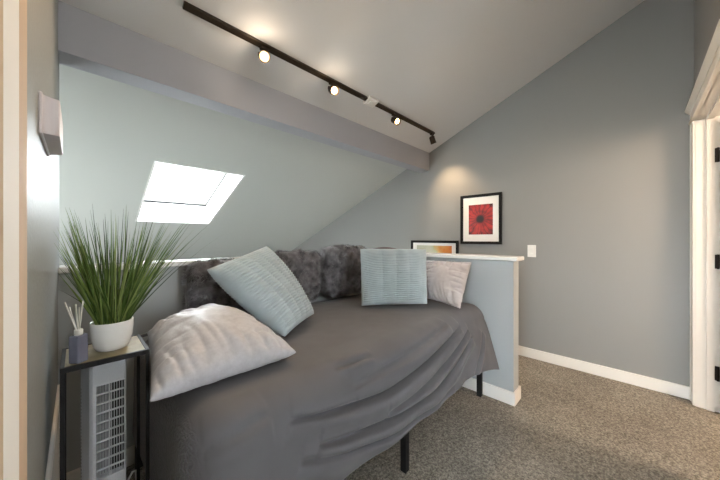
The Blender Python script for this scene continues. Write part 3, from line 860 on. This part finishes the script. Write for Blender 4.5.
# ------------------------------------------------------------------ cushions
def pillow(name, BL, BR, TR, TL, T, m, label, n=80, pin=.05, power=.42, ribs=0, bands=0, wr=.006, wscale=3.0, seed=0,
           zmin=None, edge_wr=0.0, group=None, xmax=None, sag=0.0):
    BL, BR, TR, TL = (np.array(p, float) for p in (BL, BR, TR, TL))
    u = np.linspace(-1, 1, n); w = np.sign(u)*(1-(1-np.abs(u))**1.35)
    U, W = np.meshgrid(w, w, indexing='ij')
    pu = U*(1-pin*(1-W**2)*np.abs(U)**1.5); pw = W*(1-pin*(1-U**2)*np.abs(W)**1.5)
    a, b = (pu+1)/2, (pw+1)/2
    P_ = ((1-a)*(1-b))[..., None]*BL+(a*(1-b))[..., None]*BR+(a*b)[..., None]*TR+((1-a)*b)[..., None]*TL
    nn = np.cross((BR+TR-BL-TL), (TL+TR-BL-BR)); nn /= np.linalg.norm(nn)
    h0 = np.clip((1-np.abs(U)**2.2)*(1-np.abs(W)**2.2), 0, 1)**power
    if sag: h0 = h0*(1-sag*W)
    vs = []; sides = []
    inside = np.clip((1-U**4)*(1-W**4), 0, 1)**.6
    for sgn in (1, -1):
        d = np.zeros_like(U)
        for i in range(n):
            for j in range(n):
                v = Vector((U[i, j]*wscale*.5+seed*3.7, W[i, j]*wscale*.5, sgn*2.0))
                d[i, j] = wr*(mnoise.noise(v)*1.2+.6*mnoise.noise(v*2.7))
                if edge_wr:
                    # creases that start at the seams and run inwards
                    e1 = abs(mnoise.noise(Vector((U[i, j]*4.2+W[i, j]*1.3+seed, W[i, j]*.9, sgn*5.1))))
                    e2 = abs(mnoise.noise(Vector((U[i, j]*.8, W[i, j]*4.0+seed, sgn*7.3))))
                    wgt1 = abs(W[i, j])**2; wgt2 = abs(U[i, j])**2
                    d[i, j] -= edge_wr*(max(0, .34-e1)*2.2*wgt1+max(0, .3-e2)*2.0*wgt2)
        if bands:
            d += .007*(np.abs(np.cos(PI*bands*(U*.5+.5)))**.7-.5)
        if ribs:
            d += .0046*np.cos(2*PI*ribs*(W*.5+.5)+.5*np.sin(U*5))*(1+.3*np.sin(U*13))
        H = h0*T/2+d*inside
        S = P_+nn*(sgn*H)[..., None]
        sides.append(S)
    ob = MB(); F = np.arange(n*n).reshape(n, n)
    for k, S in enumerate(sides):
        if zmin is not None:
            # the underside settles on the bed
            zf = zmin+.0
            S[..., 2] = np.where(S[..., 2] < zf+.03, zf+.03*np.exp((S[..., 2]-zf-.03)/.03), S[..., 2])
        if xmax is not None: S[..., 0] = np.minimum(S[..., 0], xmax)
    base = sides[0].reshape(-1, 3); back = sides[1].reshape(-1, 3)
    border = np.zeros((n, n), bool); border[0, :] = border[-1, :] = border[:, 0] = border[:, -1] = True
    mid = (base+back)/2
    base[border.ravel()] = mid[border.ravel()]
    mapb = np.where(border.ravel(), np.arange(n*n), 0)
    inner_ids = np.where(~border.ravel())[0]
    mapb[inner_ids] = n*n+np.arange(len(inner_ids))
    verts = np.r_[base, back[inner_ids]]
    q1 = np.stack([F[:-1, :-1], F[1:, :-1], F[1:, 1:], F[:-1, 1:]], -1).reshape(-1, 4)
    q2 = mapb[q1][:, ::-1]
    ob.add(verts, np.r_[q1, q2], True)
    o = ob.build(name, m)
    return tag(o, label, 'pillow' if name == 'pillow' else 'cushion', group)

BEDZ = ZT+.006
pillow('pillow', (.150, 1.015, .722), (.640, 1.005, .728), (.56, 1.58, .80), (.222, 1.56, .775), .27, M['pillow_white'],
       'large pale silvery pillow lying at the left end of the bed', n=110, pin=.03, power=.40, wr=.008, wscale=4, seed=1, zmin=BEDZ+.004, edge_wr=.048)
# blue: u runs along the upper-left edge, w from the bottom corner side up
pillow('throw_pillow', (.705, 1.205, .728), (1.045, 1.44, .728), (.835, 1.655, 1.150), (.434, 1.45, 1.052), .20, M['pillow_blue'],
       'pale blue ribbed cushion tilted on a corner beside the large pale pillow', n=190, pin=.03, ribs=32, bands=6, wr=.006, seed=2, zmin=BEDZ+.004)
pillow('throw_pillow', (1.42, 1.39, .722), (1.80, 1.09, .722), (1.965, 1.20, 1.112), (1.555, 1.535, 1.118), .17, M['pillow_blue'],
       'pale blue ribbed cushion standing upright at the right end of the bed', n=190, pin=.015, ribs=32, bands=5, wr=.005, seed=3, zmin=BEDZ+.004)
pillow('throw_pillow', (1.965, 1.27, .73), (1.832, .855, .722), (2.135, .905, 1.015), (2.15, 1.31, 1.01), .14, M['pillow_pink'],
       'small shiny silver-lavender cushion leaning on the right low wall', n=110, pin=.05, wr=.006, seed=4, zmin=BEDZ+.004, edge_wr=.048, xmax=XP-.02)
pillow('throw_pillow', (1.90, 1.74, .73), (2.13, 1.50, .73), (2.15, 1.56, 1.085), (1.93, 1.82, 1.085), .13, M['plum'],
       'dark plum cushion peeking out of the corner behind upright blue cushion', n=50, pin=-.20, wr=.004, seed=5, zmin=BEDZ+.004, xmax=XP-.02)

# fur back cushions
def fur_cushion(x0, x1, y0, y1, z0, z1, label, seed, rad=.07, blades=15000):
    cx, cy, cz = (x0+x1)/2, (y0+y1)/2, (z0+z1)/2
    hx, hy, hz = (x1-x0)/2, (y1-y0)/2, (z1-z0)/2
    bm = bmesh.new(); bmesh.ops.create_cube(bm, size=2)
    bmesh.ops.subdivide_edges(bm, edges=list(bm.edges), cuts=26, use_grid_fill=True)
    for v in bm.verts:
        c = Vector((v.co.x*hx, v.co.y*hy, v.co.z*hz))
        r = Vector((min(rad, hx*.9), min(rad, hy*.9), min(rad, hz*.9)))
        q = Vector([max(-h+rr, min(h-rr, k)) for k, h, rr in zip(c, (hx, hy, hz), r)])
        d = c-q
        e = Vector((d.x/r.x, d.y/r.y, d.z/r.z))
        if e.length > 1e-6: e = e.normalized()*max(abs(e.x), abs(e.y), abs(e.z))
        p = q+Vector((e.x*r.x, e.y*r.y, e.z*r.z))
        bul = 1+.10*(1-(v.co.x)**2)*(1-v.co.z**2)
        p.y *= bul
        w = Vector((p.x*7+seed*5, p.y*7, p.z*7))
        k = .010*mnoise.noise(w)+.006*mnoise.noise(w*2.6)
        v.co = p+p.normalized()*k+Vector((cx, cy, cz))
    bm.normal_update()
    ob = MB()
    faces = [f for f in bm.faces if f.normal.y < .5]
    areas = np.array([f.calc_area() for f in faces]); areas /= areas.sum()
    pick = RNG.choice(len(faces), blades, p=areas)
    vs = []; fs = []
    for fi in pick:
        f = faces[fi]; a, b, c, d = [l.vert.co for l in f.loops][:4]
        s, t_ = RNG.random(), RNG.random()
        p = (a*(1-s)+b*s)*(1-t_)+(d*(1-s)+c*s)*t_
        n = f.normal
        w = p*16; cl = Vector((mnoise.noise(w+Vector((seed, 0, 0))), mnoise.noise(w+Vector((0, 9, 0))), mnoise.noise(w+Vector((0, 0, 17)))-.25))
        dr = (n*.55+cl*1.5+Vector((random.uniform(-.2, .2), random.uniform(-.2, .2), random.uniform(-.2, .2)))).normalized()
        if dr.dot(n) < .12: dr = (dr+n*(.2-dr.dot(n))).normalized()
        L = random.uniform(.014, .026)
        sd = dr.cross(n)
        if sd.length < 1e-3: continue
        sd = sd.normalized()*random.uniform(.0007, .0013)
        m1 = p+dr*L*.55; tip = p+dr*L+cl*.004
        k = len(vs)
        vs += [p-sd-n*.002, p+sd-n*.002, m1+sd*.8, m1-sd*.8, tip]
        fs += [(k, k+1, k+2, k+3), (k+3, k+2, k+4)]
    ob.bm(bm, None, True)
    ob.add(vs, fs, True)
    o = ob.build('back_cushion', M['fur'], recalc=False)
    return tag(o, label, 'cushion', 'furry back cushions')
fur_cushion(.435, .93, 1.735, 1.875, .728, 1.065, 'charcoal furry back cushion at left, behind the tilted blue cushion', 1)
fur_cushion(.962, 1.352, 1.735, 1.875, .728, 1.105, 'charcoal furry back cushion just right of the tilted blue cushion', 2)
fur_cushion(1.392, 1.86, 1.72, 1.875, .728, 1.135, 'charcoal furry back cushion left of the upright blue cushion', 3)

# ------------------------------------------------------------------ fill lamp added behind the viewer, side-room lamp
def dome(name, x, y, z, label, energy, col, size):
    o = thing(name, (x, y, z-.07), label, 'ceiling light')
    MB().lathe([(0, 0), (.15, 0), (.155, -.02), (.14, -.025), (0, -.025)], (x, y, z), 40).build('base', M['white_plastic'], o)
    MB().lathe([(.138, -.022), (.13, -.045), (.09, -.065), (.04, -.073), (0, -.075)], (x, y, z), 40).build('diffuser', M['dome'], o)
    ld = bpy.data.lights.new('dome_lamp', 'POINT'); ld.energy = energy; ld.color = col; ld.shadow_soft_size = size
    lo = bpy.data.objects.new('dome_lamp', ld); COL.objects.link(lo); lo.location = (x, y, z-.11-size)
dome('ceiling_light', .75, -1.5, ceil_z(-1.2)-.1, 'added fill light, round glass dome above the landing behind the viewer', 12, (1, .92, .82), .14)
dome('ceiling_light', 2.32, -1.55, 2.5, 'round glass ceiling light in the room beyond the right doorway', 50, (1, .75, .52), .32)

# ------------------------------------------------------------------ world: bright overcast sky
wd = bpy.data.worlds.new('overcast'); scene.world = wd; wd.use_nodes = True
nt = wd.node_tree; bg = nt.nodes['Background']
tc = N(nt, 'ShaderNodeTexCoord'); sp = N(nt, 'ShaderNodeSeparateXYZ'); nt.links.new(tc.outputs['Generated'], sp.inputs[0])
cr = N(nt, 'ShaderNodeValToRGB')
e = cr.color_ramp.elements
e[0].position = .0; e[0].color = (.40, .40, .38, 1)
e[1].position = 1.0; e[1].color = (.96, .98, 1.0, 1)
k = e.new(.49); k.color = (.48, .48, .46, 1)
k = e.new(.52); k.color = (.97, .985, 1.0, 1)
mp = math_n(nt, 'ADD', math_n(nt, 'MULTIPLY', sp.outputs['Z'], .5), .5)
nt.links.new(mp, cr.inputs['Fac']); nt.links.new(cr.outputs['Color'], bg.inputs['Color'])
bg.inputs['Strength'].default_value = 16.0

# ------------------------------------------------------------------ camera
cd = bpy.data.cameras.new('camera'); cam = bpy.data.objects.new('camera', cd); COL.objects.link(cam)
cd.sensor_width = 36; cd.lens = 280/720*36
cd.shift_y = -1.5/720
cd.clip_start = .01
YAW = math.atan(277/280)                   # forward lies this far from +X towards +Y
cam.location = (0, 0, 1.2)
cam.rotation_euler = (PI/2, 0, YAW-PI/2)
scene.camera = cam

scene.view_settings.view_transform = 'Standard'
scene.view_settings.look = 'None'
scene.view_settings.gamma = 1
scene.view_settings.use_curve_mapping = False
scene.view_settings.exposure = 1.5

for ob in scene.objects:
    if '_o' in ob: del ob['_o']
